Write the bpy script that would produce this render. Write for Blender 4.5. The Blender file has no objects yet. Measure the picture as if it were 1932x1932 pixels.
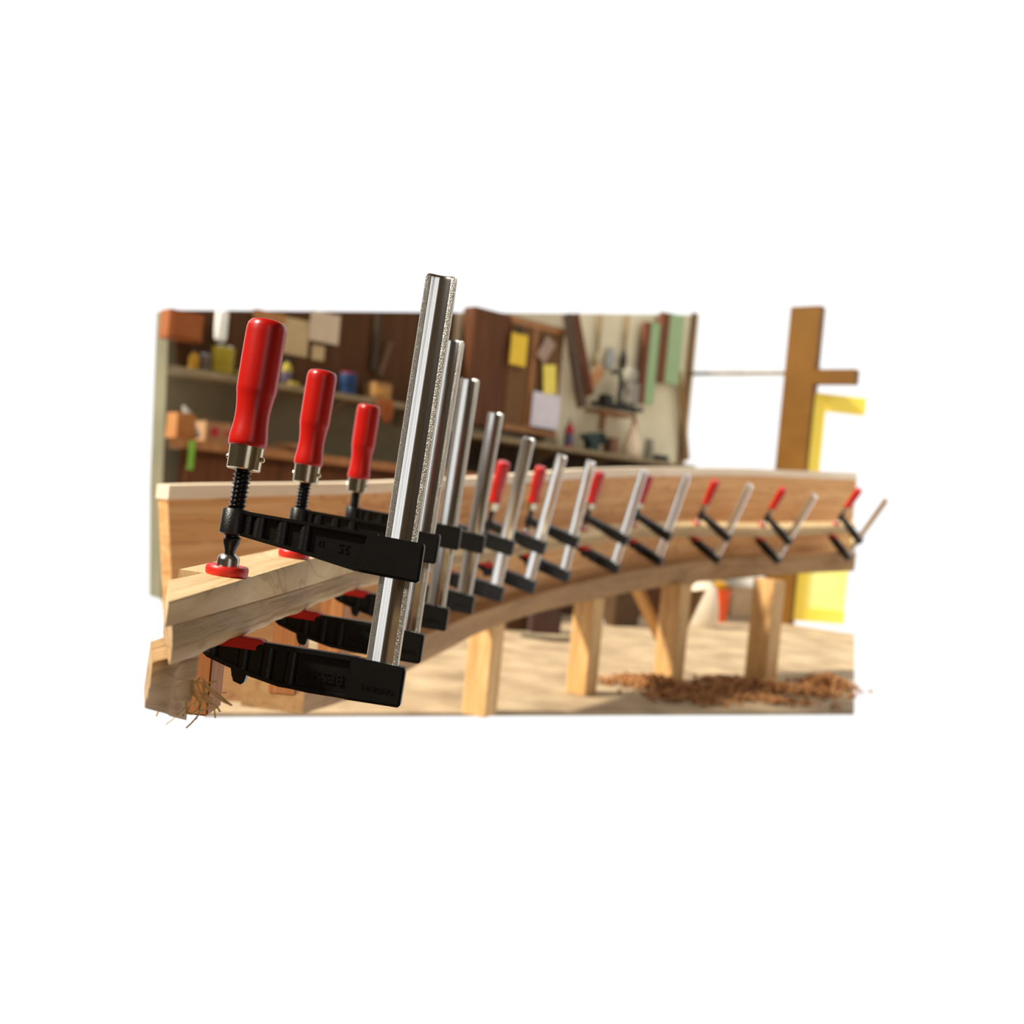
import bpy, bmesh, math, random
from mathutils import Vector, Matrix
random.seed(7)
C = bpy.context.scene.collection
sc = bpy.context.scene

# ------------------------------------------------------------------ camera
F = 2000.0; ROLL = math.radians(5.5); PITCH = math.atan(19/F); CAMZ = .66
cr, sr, cp, sp = math.cos(ROLL), math.sin(ROLL), math.cos(PITCH), math.sin(PITCH)
Rt = Vector((1, 0, 0)); Up = Vector((0, sp, cp)); Fw = Vector((0, cp, -sp)); EYE = Vector((0, 0, CAMZ))
cam = bpy.data.cameras.new('camera'); camo = bpy.data.objects.new('camera', cam); C.objects.link(camo)
cx_ = Rt*cr + Up*sr; cy_ = Up*cr - Rt*sr; cz_ = -Fw
camo.matrix_world = Matrix(((cx_.x, cy_.x, cz_.x, 0), (cx_.y, cy_.y, cz_.y, 0), (cx_.z, cy_.z, cz_.z, CAMZ), (0, 0, 0, 1)))
cam.sensor_width = 36; cam.lens = 36*F/1932; cam.clip_start = .02; cam.clip_end = 200
cam.dof.use_dof = True; cam.dof.focus_distance = .93; cam.dof.aperture_fstop = 5.2
sc.camera = camo

# ------------------------------------------------------------------ light
w = bpy.data.worlds.new('sky'); sc.world = w; w.use_nodes = True
bg = w.node_tree.nodes['Background']; bg.inputs[0].default_value = (1, 1, 1, 1); bg.inputs[1].default_value = 1.02
sd = bpy.data.lights.new('sun', 'SUN'); sd.energy = 6.0; sd.angle = math.radians(5); sd.color = (1, .93, .8)
so = bpy.data.objects.new('sun', sd); C.objects.link(so); so.location = (-4, -2, 5)
so.rotation_euler = Vector((-.66, -.30, .70)).to_track_quat('Z', 'Y').to_euler()
sc.view_settings.view_transform = 'Standard'; sc.view_settings.look = 'None'
sc.view_settings.exposure = 0.2; sc.view_settings.gamma = 1.0; sc.view_settings.use_curve_mapping = False

# ------------------------------------------------------------------ materials
def lin(c):
    return tuple((v/255/12.92 if v/255 <= .04045 else ((v/255+.055)/1.055)**2.4) for v in c) + (1,)
def newmat(name):
    m = bpy.data.materials.new(name); m.use_nodes = True
    return m, m.node_tree.nodes, m.node_tree.links, m.node_tree.nodes['Principled BSDF']
def mottled(name, c1, c2, rough=.6, scale=20, metal=0, bump=0, spec=.5, coat=0):
    m, n, l, b = newmat(name)
    tc = n.new('ShaderNodeTexCoord'); no = n.new('ShaderNodeTexNoise'); no.inputs['Scale'].default_value = scale; no.inputs['Detail'].default_value = 5
    rp = n.new('ShaderNodeValToRGB'); rp.color_ramp.elements[0].position = .3; rp.color_ramp.elements[1].position = .7
    rp.color_ramp.elements[0].color = lin(c1); rp.color_ramp.elements[1].color = lin(c2)
    l.new(tc.outputs['Object'], no.inputs['Vector']); l.new(no.outputs['Fac'], rp.inputs[0]); l.new(rp.outputs[0], b.inputs['Base Color'])
    b.inputs['Roughness'].default_value = rough; b.inputs['Metallic'].default_value = metal
    b.inputs['Specular IOR Level'].default_value = spec; b.inputs['Coat Weight'].default_value = coat
    if bump:
        bp = n.new('ShaderNodeBump'); bp.inputs['Strength'].default_value = bump; bp.inputs['Distance'].default_value = .001
        n2 = n.new('ShaderNodeTexNoise'); n2.inputs['Scale'].default_value = scale*12; l.new(tc.outputs['Object'], n2.inputs['Vector'])
        l.new(n2.outputs['Fac'], bp.inputs['Height']); l.new(bp.outputs[0], b.inputs['Normal'])
    return m
def wood(name, c1, c2, c3, su=2.5, sv=55, rough=.6, src='UV', lines=True, spec=.3):
    """grain runs along the first coordinate (UV u in metres along the timber, or Object z)"""
    m, n, l, b = newmat(name)
    tc = n.new('ShaderNodeTexCoord'); mp = n.new('ShaderNodeMapping')
    mp.inputs['Scale'].default_value = (su, sv, sv) if src == 'UV' else (sv, sv, su)
    l.new(tc.outputs[src], mp.inputs['Vector'])
    no = n.new('ShaderNodeTexNoise'); no.inputs['Scale'].default_value = 1; no.inputs['Detail'].default_value = 7; no.inputs['Roughness'].default_value = .6; no.inputs['Distortion'].default_value = .8
    l.new(mp.outputs[0], no.inputs['Vector'])
    rp = n.new('ShaderNodeValToRGB'); e = rp.color_ramp.elements
    e[0].position = .25; e[1].position = .75; e[0].color = lin(c1); e[1].color = lin(c3)
    k = e.new(.5); k.color = lin(c2)
    l.new(no.outputs['Fac'], rp.inputs[0]); out = rp.outputs[0]
    if lines:
        mp2 = n.new('ShaderNodeMapping'); mp2.inputs['Scale'].default_value = (su*1.2, sv*.35, sv*.35) if src == 'UV' else (sv*.35, sv*.35, su*1.2)
        l.new(tc.outputs[src], mp2.inputs['Vector'])
        n3 = n.new('ShaderNodeTexNoise'); n3.inputs['Scale'].default_value = .8; n3.inputs['Distortion'].default_value = 1.5; l.new(mp2.outputs[0], n3.inputs['Vector'])
        ma = n.new('ShaderNodeMath'); ma.operation = 'MULTIPLY'; ma.inputs[1].default_value = 40; l.new(n3.outputs['Fac'], ma.inputs[0])
        si = n.new('ShaderNodeMath'); si.operation = 'SINE'; l.new(ma.outputs[0], si.inputs[0])
        r2 = n.new('ShaderNodeValToRGB'); r2.color_ramp.elements[0].position = .8; r2.color_ramp.elements[1].position = 1
        r2.color_ramp.elements[0].color = (1, 1, 1, 1); r2.color_ramp.elements[1].color = (.74, .66, .58, 1)
        l.new(si.outputs[0], r2.inputs[0])
        mx = n.new('ShaderNodeMixRGB'); mx.blend_type = 'MULTIPLY'; mx.inputs[0].default_value = .8
        l.new(out, mx.inputs[1]); l.new(r2.outputs[0], mx.inputs[2]); out = mx.outputs[0]
    l.new(out, b.inputs['Base Color'])
    b.inputs['Roughness'].default_value = rough; b.inputs['Specular IOR Level'].default_value = spec
    bp = n.new('ShaderNodeBump'); bp.inputs['Strength'].default_value = .25; bp.inputs['Distance'].default_value = .0015
    l.new(no.outputs['Fac'], bp.inputs['Height']); l.new(bp.outputs[0], b.inputs['Normal'])
    return m

M = {}
M['strip_top'] = wood('pale_maple', (184, 152, 106), (206, 176, 128), (222, 198, 154), 4, 45)
M['strip_low'] = wood('striped_ash', (142, 106, 66), (186, 152, 106), (212, 182, 134), 3, 170)
M['board'] = wood('warm_larch', (194, 134, 76), (216, 160, 100), (232, 186, 128), 1.6, 42, .65)
M['cap'] = wood('sunlit_edge', (225, 200, 165), (238, 216, 184), (246, 230, 204), 3, 60, .6, lines=False)  # sunlight on the plank's top band painted in as paler wood
M['beam'] = wood('trestle_pine', (140, 100, 58), (162, 122, 76), (182, 142, 92), 2, 35)
M['post'] = wood('orange_pine', (150, 88, 44), (178, 116, 66), (196, 138, 84), 3, 60, src='Object')
M['leg'] = wood('honey_pine', (180, 134, 80), (204, 160, 102), (220, 180, 124), 3, 40, src='Object')
M['leg2'] = wood('splinter', (214, 178, 122), (228, 194, 138), (238, 208, 156), 3, 40, src='Object', lines=False)
M['floor'] = mottled('dusty_concrete', (140, 120, 94), (186, 164, 132), .8, 5, bump=.2, spec=.1)
M['plaster'] = mottled('olive_plaster', (104, 98, 76), (124, 118, 94), .9, 3, spec=.1)
M['cream'] = mottled('cream_plaster', (202, 188, 154), (222, 210, 176), .9, 3, spec=.1)
M['panel'] = wood('dark_panel', (64, 42, 22), (78, 52, 30), (90, 60, 36), 1.5, 20, .8, src='Object', lines=False, spec=.1)
M['cabinet'] = wood('brown_cabinet', (74, 42, 20), (90, 54, 28), (106, 66, 36), 2, 25, .7, src='Object', lines=False, spec=.2)
M['cork'] = mottled('brown_pinboard', (100, 72, 46), (118, 88, 58), .9, 60, spec=.1)
M['frame_wood'] = wood('frame_strip', (134, 86, 46), (152, 102, 58), (166, 116, 70), 3, 40, .6, src='Object', lines=False)
M['shelf'] = mottled('dusty_shelf', (118, 104, 78), (146, 132, 102), .8, 12, spec=.1)
M['ochre'] = mottled('ochre_paint_in_shade', (98, 62, 10), (114, 76, 18), .55, 4, spec=.2)  # yellow-ochre frame paint with its backlit shade darkened into the colour
M['yellow'] = mottled('yellow_paint', (236, 200, 50), (246, 218, 84), .5, 4)
M['yellow_sunlit'] = mottled('sunlit_yellow_paint', (246, 236, 120), (250, 242, 150), .5, 4)  # yellow door paint lightened to carry the sunlight on the lower panel
M['white'] = mottled('white_paint', (214, 212, 200), (232, 230, 222), .6, 8)
M['red'] = mottled('red_lacquer', (172, 18, 10), (184, 24, 14), .3, 14, spec=.4)
M['redplastic'] = mottled('red_plastic', (196, 28, 20), (210, 36, 26), .4, 30)
M['black'] = mottled('black_powder_coat', (8, 6, 4), (13, 11, 8), .36, 60, bump=.25, spec=.42)
M['oxide'] = mottled('black_oxide_steel', (12, 11, 10), (20, 18, 16), .3, 60, metal=.3, spec=.6)
M['nickel'] = mottled('nickel_plate', (188, 178, 152), (202, 194, 170), .22, 30, metal=1)
M['zinc'] = mottled('zinc_plate', (176, 174, 168), (196, 194, 188), .25, 60, metal=1)
M['dark_backing'] = mottled('dark_clutter', (40, 34, 26), (70, 60, 46), .9, 8, spec=.1)  # dark brown-grey mottle for the board under the tool shelf
def flat(name, c, rough=.6, spec=.3):
    d = tuple(max(0, v-10) for v in c); return mottled(name, d, c, rough, 15, spec=spec)
# rolled steel bar: smooth groove, pitted flanks
m, n, l, b = newmat('rolled_steel'); M['steel'] = m
tc = n.new('ShaderNodeTexCoord'); sx = n.new('ShaderNodeSeparateXYZ'); l.new(tc.outputs['UV'], sx.inputs[0])
nz = n.new('ShaderNodeTexNoise'); nz.inputs['Scale'].default_value = 1100; nz.inputs['Detail'].default_value = 2; l.new(tc.outputs['Object'], nz.inputs['Vector'])
mu = n.new('ShaderNodeMath'); mu.operation = 'MULTIPLY'; l.new(nz.outputs['Fac'], mu.inputs[0]); l.new(sx.outputs['Y'], mu.inputs[1])
bp = n.new('ShaderNodeBump'); bp.inputs['Strength'].default_value = .8; bp.inputs['Distance'].default_value = .0006
l.new(mu.outputs[0], bp.inputs['Height']); l.new(bp.outputs[0], b.inputs['Normal'])
rr = n.new('ShaderNodeMapRange'); rr.inputs[3].default_value = .16; rr.inputs[4].default_value = .36; l.new(sx.outputs['Y'], rr.inputs[0]); l.new(rr.outputs[0], b.inputs['Roughness'])
b.inputs['Metallic'].default_value = 1
mc = n.new('ShaderNodeMixRGB'); mc.inputs[1].default_value = (.80, .80, .78, 1); mc.inputs[2].default_value = (.50, .47, .41, 1); l.new(sx.outputs['Y'], mc.inputs[0]); l.new(mc.outputs[0], b.inputs['Base Color'])
# window glass
m, n, l, b = newmat('window_glass'); M['glass'] = m
for x in list(n):
    if x.type == 'BSDF_PRINCIPLED': n.remove(x)
tr = n.new('ShaderNodeBsdfTransparent'); gl = n.new('ShaderNodeBsdfGlossy'); gl.inputs['Roughness'].default_value = .02
mx = n.new('ShaderNodeMixShader'); mx.inputs[0].default_value = .04
l.new(tr.outputs[0], mx.inputs[1]); l.new(gl.outputs[0], mx.inputs[2]); l.new(mx.outputs[0], n['Material Output'].inputs['Surface'])

# ------------------------------------------------------------------ mesh helpers
def obj(name, bm, mat, parent=None, loc=None, smooth=35):
    bmesh.ops.recalc_face_normals(bm, faces=bm.faces)
    me = bpy.data.meshes.new(name); bm.to_mesh(me); bm.free()
    for p in me.polygons: p.use_smooth = True
    try: me.set_sharp_from_angle(angle=math.radians(smooth))
    except Exception: pass
    me.materials.append(mat)
    o = bpy.data.objects.new(name, me); C.objects.link(o)
    if parent: o.parent = parent
    if loc is not None: o.location = loc
    return o
def tag(o, label, cat, group=None):
    o['label'] = label; o['category'] = cat
    if group: o['group'] = group
    return o
def empty(name, label, cat, loc=(0, 0, 0), rz=0, group=None):
    o = bpy.data.objects.new(name, None); C.objects.link(o); o.location = loc; o.rotation_euler = (0, 0, rz)
    o.empty_display_size = .05
    return tag(o, label, cat, group)
def struct(o): o['kind'] = 'structure'; return o
def box(bm, c, s, rot=None, bev=0):
    M3 = Matrix.Diagonal((s[0], s[1], s[2], 1)); T = Matrix.Translation(Vector(c))
    R = rot.to_4x4() if rot else Matrix.Identity(4)
    r = bmesh.ops.create_cube(bm, size=1, matrix=T @ R @ M3)
    if bev:
        es = list({e for v in r['verts'] for e in v.link_edges})
        bmesh.ops.bevel(bm, geom=es, offset=bev, segments=2, affect='EDGES')
def lathe(bm, prof, n=32, mat=Matrix.Identity(4)):
    rows = []
    for r, z in prof:
        if r < 1e-6: rows.append([bm.verts.new(mat @ Vector((0, 0, z)))])
        else: rows.append([bm.verts.new(mat @ Vector((r*math.cos(2*math.pi*k/n), r*math.sin(2*math.pi*k/n), z))) for k in range(n)])
    for a, b in zip(rows, rows[1:]):
        for k in range(n):
            j = (k+1) % n
            if len(a) == 1 and len(b) == 1: continue
            if len(a) == 1: bm.faces.new((a[0], b[k], b[j]))
            elif len(b) == 1: bm.faces.new((a[k], a[j], b[0]))
            else: bm.faces.new((a[k], a[j], b[j], b[k]))
    for r in (rows[0], rows[-1]):
        if len(r) > 1:
            try: bm.faces.new(r)
            except ValueError: pass
def tube(bm, p0, p1, r0, r1=None, n=16):
    p0, p1 = Vector(p0), Vector(p1); d = p1-p0
    mt = Matrix.Translation(p0) @ d.to_track_quat('Z', 'Y').to_matrix().to_4x4()
    lathe(bm, [(r0, 0), (r0 if r1 is None else r1, d.length)], n, mt)
def pipe(bm, pts, r, n=8):
    pts = [Vector(p) for p in pts]; rows = []
    up = Vector((0, 0, 1))
    for i, p in enumerate(pts):
        t = (pts[min(i+1, len(pts)-1)]-pts[max(i-1, 0)]).normalized()
        s = t.cross(up) if abs(t.dot(up)) < .95 else t.cross(Vector((1, 0, 0))); s.normalize(); q = s.cross(t)
        rows.append([bm.verts.new(p + (s*math.cos(2*math.pi*k/n)+q*math.sin(2*math.pi*k/n))*r) for k in range(n)])
    for a, b in zip(rows, rows[1:]):
        for k in range(n): bm.faces.new((a[k], a[(k+1) % n], b[(k+1) % n], b[k]))
    bm.faces.new(rows[0]); bm.faces.new(rows[-1])
def prism(bm, pts, y0, y1, bev=0):
    a = [bm.verts.new((x, y0, z)) for x, z in pts]; b = [bm.verts.new((x, y1, z)) for x, z in pts]; n = len(pts)
    fs = [bm.faces.new(a), bm.faces.new(b)] + [bm.faces.new((a[k], a[(k+1) % n], b[(k+1) % n], b[k])) for k in range(n)]
    if bev:
        es = list({e for f in fs[:2] for e in f.edges})
        bmesh.ops.bevel(bm, geom=es, offset=bev, segments=2, affect='EDGES')
def sweep(bm, rows, closed=True):
    """rows: list of lists of Vectors (cross sections). UV u = metres along, v = metres around"""
    uvl = bm.loops.layers.uv.verify()
    vs = [[bm.verts.new(p) for p in r] for r in rows]; n = len(rows[0])
    L = [0]
    for a, b in zip(rows, rows[1:]): L.append(L[-1] + sum((b[k]-a[k]).length for k in range(n))/n)
    V = [0]
    for k in range(n): V.append(V[-1] + (rows[0][(k+1) % n]-rows[0][k]).length)
    for i in range(len(rows)-1):
        for k in range(n):
            j = (k+1) % n
            f = bm.faces.new((vs[i][k], vs[i][j], vs[i+1][j], vs[i+1][k]))
            for lp, uv in zip(f.loops, ((L[i], V[k]), (L[i], V[k+1]), (L[i+1], V[k+1]), (L[i+1], V[k]))): lp[uvl].uv = uv
    for r in (vs[0], vs[-1]):
        f = bm.faces.new(r)
        for lp in f.loops: lp[uvl].uv = (lp.vert.co.x*8, lp.vert.co.z)
def ray(px, py):
    X = cr*(px-966)+sr*(py-966); Y = -sr*(px-966)+cr*(py-966)
    return Fw + Rt*(X/F) - Up*(Y/F)
def P(px, py, d):            # point seen at a pixel of the photo, d metres in front of the camera
    return EYE + ray(px, py)*d
def Pz(px, py, z=0):         # point on a level plane
    r = ray(px, py); return EYE + r*((z-CAMZ)/r.z)

# ------------------------------------------------------------------ walls geometry
CORN = Vector((1.25, 8.0, 0)); WL = Vector((-1.117, -1, 0)).normalized(); WR = Vector((1.198, -1, 0)).normalized()
NL = Vector((1, -1.117, 0)).normalized()      # into the room from the left wall
NR = Vector((-1, -1.198, 0)).normalized()
def onwall(px, py, d0, dirv, nrm, off=0):
    r = ray(px, py); o = CORN + nrm*off
    t = (o-EYE).dot(nrm)/r.dot(nrm); p = EYE + r*t
    return (p-o).dot(dirv), p.z
def LW(px, py, off=0): return onwall(px, py, 0, WL, NL, off)
def RW(px, py, off=0): return onwall(px, py, 0, WR, NR, off)
def wbox(bm, side, s0, s1, z0, z1, o0, o1, bev=0, tilt=0):
    D, Nn = (WL, NL) if side == 'L' else (WR, NR)
    c = CORN + D*((s0+s1)/2) + Nn*((o0+o1)/2) + Vector((0, 0, (z0+z1)/2))
    R = Matrix((D, Nn, Vector((0, 0, 1)))).transposed()
    if tilt: R = R @ Matrix.Rotation(tilt, 3, 'Y')
    box(bm, c, (abs(s1-s0), abs(o1-o0), z1-z0), R, bev)
def wallrect(side, px0, py0, px1, py1, off=0):
    f = LW if side == 'L' else RW
    cx, cy = (px0+px1)/2, (py0+py1)/2
    a = f(px0, cy, off)[0]; b = f(px1, cy, off)[0]; z1 = f(cx, py0, off)[1]; z0 = f(cx, py1, off)[1]
    return min(a, b), max(a, b), z0, z1
def poly_slab(name, pts, thick, mat):
    bm = bmesh.new(); a = [bm.verts.new(p) for p in pts]; b = [bm.verts.new(Vector(p)+thick) for p in pts]; n = len(pts)
    bm.faces.new(a); bm.faces.new(b)
    for k in range(n): bm.faces.new((a[k], a[(k+1) % n], b[(k+1) % n], b[k]))
    return struct(obj(name, bm, mat))

# floor of the hall, the part the photo reaches
sL = LW(316, 1010)[0]
pl = CORN + WL*sL
sR = RW(1622, 1100)[0]; pr = CORN + WR*(sR)
fl = [Pz(385, 1345), Pz(1612, 1343), pr, CORN, pl, Pz(330, 1240)]
for p in fl: p.z = 0
poly_slab('floor', fl, Vector((0, 0, -.012)), M['floor'])
# left wall: top edge cut on a slope to the upper edge of the view
def Lp(s, z, off=0): p = CORN + WL*s + NL*off; return Vector((p.x, p.y, z))
zt0 = LW(319, 585)[1]; sT = LW(319, 585)[0]; sM, zM = LW(306, 918); zt1 = LW(1290, 585)[1]
s_mid = LW(852, 660)[0]
zm = zt1 + (zt0-zt1)*s_mid/sT
poly_slab('wall_left', [Lp(s_mid, 0), Lp(sL, 0), Lp(sM, zM), Lp(sT, zt0), Lp(s_mid, zm)], -NL*.15, M['plaster'])
poly_slab('wall_far', [Lp(-.02, 0), Lp(s_mid-.001, 0), Lp(s_mid-.001, zm), Lp(-.02, zt1)], -NL*.15, M['cream'])
# brown panelling above the shelf
shz = 1.15
bm = bmesh.new()
a = LW(326, 640, .01)[0]; b = LW(852, 660, .01)[0]
pts = [Lp(b, shz-.02), Lp(sM-.03, shz-.02), Lp(sT-.002, zt0-.001), Lp(b, zt1+(zt0-zt1)*b/sT-.001)]
va = [bm.verts.new(p+NL*.002) for p in pts]; vb = [bm.verts.new(p+NL*.02) for p in pts]
bm.faces.new(va); bm.faces.new(vb)
for k in range(4): bm.faces.new((va[k], va[(k+1) % 4], vb[(k+1) % 4], vb[k]))
struct(obj('trim_1', bm, M['panel']))

# unseen room shell behind the camera, added to darken reflections and ambient light
def sbox(name, c, s, mat):
    bm = bmesh.new(); box(bm, c, s); return struct(obj(name, bm, mat))
M['backwall'] = mottled('added_wall_brown', (96, 78, 54), (124, 102, 72), .9, 2, spec=.1)
bm = bmesh.new()      # unseen back wall; opening added for bright streaks on the steel bars
for x0, x1, z0, z1 in ((-1.8, .62, 0, 3), (1.95, 2.9, 0, 3), (.62, 1.95, 0, .3), (.62, 1.95, 2.85, 3), (1.25, 1.31, .3, 2.85)): box(bm, ((x0+x1)/2, -1.65, (z0+z1)/2), (x1-x0, .1, z1-z0))
struct(obj('wall_back_added', bm, M['backwall']))
sbox('wall_right_added', (2.85, .85, 1.5), (.1, 4.9, 3), M['backwall'])
bm = bmesh.new()      # unseen low wall added to dull left reflections, open above for the sun
box(bm, (-1.8, .35, .76), (.1, 3.9, 1.52)); box(bm, (-1.8, -1.0, 2.26), (.1, 1.2, 1.48)); struct(obj('wall_left', bm, M['backwall']))
sbox('floor', (.55, -.35, -.01), (4.6, 2.5, .02), M['floor'])  # unseen rear floor, added to cut white light from below
sbox('ceiling_added', (.55, .7, 3.05), (4.7, 4.6, .1), M['backwall'])

# ------------------------------------------------------------------ window wall
def wpart(name, side, rects, mat, parent=None, o=(0, .08)):
    bm = bmesh.new()
    for r in rects: wbox(bm, side, r[0], r[1], r[2], r[3], *o)
    return obj(name, bm, mat, parent)
wtop = RW(1420, 587)[1]
s_l1 = RW(1306, 700)[0]
s_p0, s_p1 = RW(1490, 700)[0], RW(1546, 700)[0]
s_end = RW(1612, 800)[0]
zt = RW(1400, 706)[1]
zb = .85
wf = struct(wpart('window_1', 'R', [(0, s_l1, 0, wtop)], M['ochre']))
bar = wpart('window_bar', 'R', [(s_l1, s_p0, zt-.012, zt+.012), (s_l1, s_p0, .42, .5)], M['shelf'], wf, (.02, .05))
gp = wpart('window_pane', 'R', [(s_l1, s_p0, .5, wtop-.01)], M['glass'], wf, (.03, .034))
wp = wpart('lower_panel', 'R', [(s_l1, s_p0, 0, .42)], M['white'], wf, (.02, .05))
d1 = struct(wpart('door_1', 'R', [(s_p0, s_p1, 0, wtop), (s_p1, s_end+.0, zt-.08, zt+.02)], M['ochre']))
wpart('window_pane', 'R', [(s_p1, s_end, zt+.02, wtop-.02)], M['glass'], d1, (.03, .034))
# yellow door leaf opened a little into the room
s_a = RW(1546, 850)[0]
hinge = CORN + WR*(s_p1-.035) + NR*.0
zl1 = RW(1600, 738, .1)[1]
leafdir = Vector((.99, .14, 0)).normalized(); leafn = Vector((-leafdir.y, leafdir.x, 0)); 
if leafn.dot(NR) < 0: leafn = -leafn
door = bpy.data.objects.new('door_2', None); C.objects.link(door); door.location = hinge; struct(door)
def leafbox(name, rects, mat, o0, o1):
    bm = bmesh.new(); R = Matrix((leafdir, leafn, Vector((0, 0, 1)))).transposed()
    for s0, s1, z0, z1 in rects:
        box(bm, leafdir*((s0+s1)/2)+leafn*((o0+o1)/2)+Vector((0, 0, (z0+z1)/2)), (s1-s0, o1-o0, z1-z0), R, .004)
    return obj(name, bm, mat, door)
LWD = .38
leafbox('door_frame', [(0, .09, .03, zl1), (.09, LWD, zl1-.12, zl1), (.09, LWD, .58, .66), (.09, LWD, .03, .12)], M['yellow'], 0, .045)
leafbox('door_panel', [(.09, LWD, .12, .58)], M['yellow_sunlit'], .012, .034)
leafbox('door_pane', [(.09, LWD, .66, zl1-.12)], M['glass'], .02, .024)

# ------------------------------------------------------------------ clamp poses along the curved timber
# x, y, z of the spindle foot; yaw, outward tilt, lean in degrees; spindle run; arm height
CL = [
(-0.2383,0.8908,0.5218, -0.85,2.91,4.93, 0.0644,0.0995),
(-0.2469,1.2064,0.5109, 1.22,3.15,2.42, 0.0599,0.1084),
(-0.2394,1.5640,0.5058, 3.55,3.20,-0.35, 0.0522,0.1144),
(-0.2129,1.9644,0.4964, 6.89,5.07,-3.83, 0.0450,0.1081),
(-0.1574,2.3826,0.4947, 11.05,8.85,-8.12, 0.0450,0.1027),
(-0.0723,2.7637,0.4982, 15.91,12.69,-12.30, 0.0608,0.1037),
(0.0396,3.1341,0.5131, 21.14,13.60,-15.42, 0.0574,0.1046),
(0.2336,3.5531,0.5392, 26.60,18.58,-15.99, 0.0569,0.1016),
(0.4435,3.9678,0.5691, 33.72,22.17,-15.27, 0.0519,0.0991),
(0.7417,4.3415,0.5956, 39.59,28.23,-13.47, 0.0520,0.1027),
(1.0867,4.6891,0.6188, 45.19,34.37,-11.60, 0.0495,0.1015),
(1.5058,5.0094,0.6627, 51.22,38.63,-10.06, 0.0588,0.1004)]
XR, RT = .142, .336
def frame(yaw, tilt, lean=0):
    yaw, tilt, lean = map(math.radians, (yaw, tilt, lean))
    t = Vector((math.sin(yaw), math.cos(yaw), 0)); a0 = Vector((math.cos(yaw), -math.sin(yaw), 0)); z = Vector((0, 0, 1))
    a = a0*math.cos(tilt) - z*math.sin(tilt); u = z*math.cos(tilt) + a0*math.sin(tilt)
    return a, t*math.cos(lean)-u*math.sin(lean), u*math.cos(lean)+t*math.sin(lean)
def at(s):      # interpolated pose at clamp index s
    i = int(math.floor(s)); i = max(0, min(len(CL)-2, i)); f = s-i
    if 0 < i < len(CL)-2 or (0 <= f <= 1 and False):
        p0, p1, p2, p3 = CL[i-1], CL[i], CL[i+1], CL[i+2]
    else:
        p1, p2 = CL[i], CL[i+1]
        p0 = CL[i-1] if i > 0 else tuple(2*a-b for a, b in zip(p1, p2))
        p3 = CL[i+2] if i < len(CL)-2 else tuple(2*b-a for a, b in zip(p1, p2))
    if f < 0: v = [a+(b-a)*f for a, b in zip(p1, p2)]
    elif f > 1: v = [b+(b-a)*(f-1) for a, b in zip(p1, p2)]
    else: v = [.5*(2*b+(c-a)*f+(2*a-5*b+4*c-d)*f*f+(-a+3*b-3*c+d)*f**3) for a, b, c, d in zip(p0, p1, p2, p3)]
    return Vector(v[:3]), v[3], v[4], v[7]
def strip(name, s0, s1, section, mat, parent=None, step=.08, mitre=0):
    bm = bmesh.new(); rows = []; k = int((s1-s0)/step)+1
    for q in range(k+1):
        s = s0+(s1-s0)*q/k; o, yaw, tilt, hz = at(s); a, t, u = frame(yaw, tilt)
        top = hz-.0465
        m = max(0, 1-(s-s0)/(1.2 if s1-s0 > 2 else 5))*mitre; xm = max(x for x, z in section(s, top))
        rows.append([o+a*x+u*z+t*(xm-x)*m for x, z in section(s, top)])
    sweep(bm, rows); return obj(name, bm, mat, parent, smooth=40)
SN, SF = -.69, 11.25
MID = .030
def topsec(s, top):
    r = .0012; m = MID+.0004
    return [(-.0165, m), (.0175, m), (.0182, m+r), (.0182, top-r), (.0172, top), (-.0165, top)]
def lowsec(s, top):
    wv = .0014*math.sin(s*9)+.0010*math.sin(s*23+1)
    b = .0068; m = MID
    return [(-.0165, m), (.016, m), (.0178, m-.0015), (.0176+wv, m-.0045), (.0210+wv, m-.008), (.0240+wv, m-.012), (.0252+wv, m-.017), (.0246+wv, m-.0215), (.0222+wv, b-.001), (.0180, b-.0012), (-.0165, b-.0006)]
top_strip = tag(strip('timber_strip', SN, SF, topsec, M['strip_top'], mitre=3.5), 'smooth pale square-edged timber strip directly under the red clamp pads, curving away', 'timber strip')
low_strip = tag(strip('rounded_timber_strip', SN, SF, lowsec, M['strip_low'], mitre=3.1), 'streaky wooden strip with bulging rounded edge glued beneath the square-edged strip', 'timber strip')
inner = tag(strip('backing_strip', .02, 6.5, lambda s, top: [(-.040, .012), (-.0168, .012), (-.0168, top-.0005), (-.040, top-.0005)], M['strip_top']),
            'narrow timber strip behind the clamped strips, starting behind the nearest red pad', 'timber strip')

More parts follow.
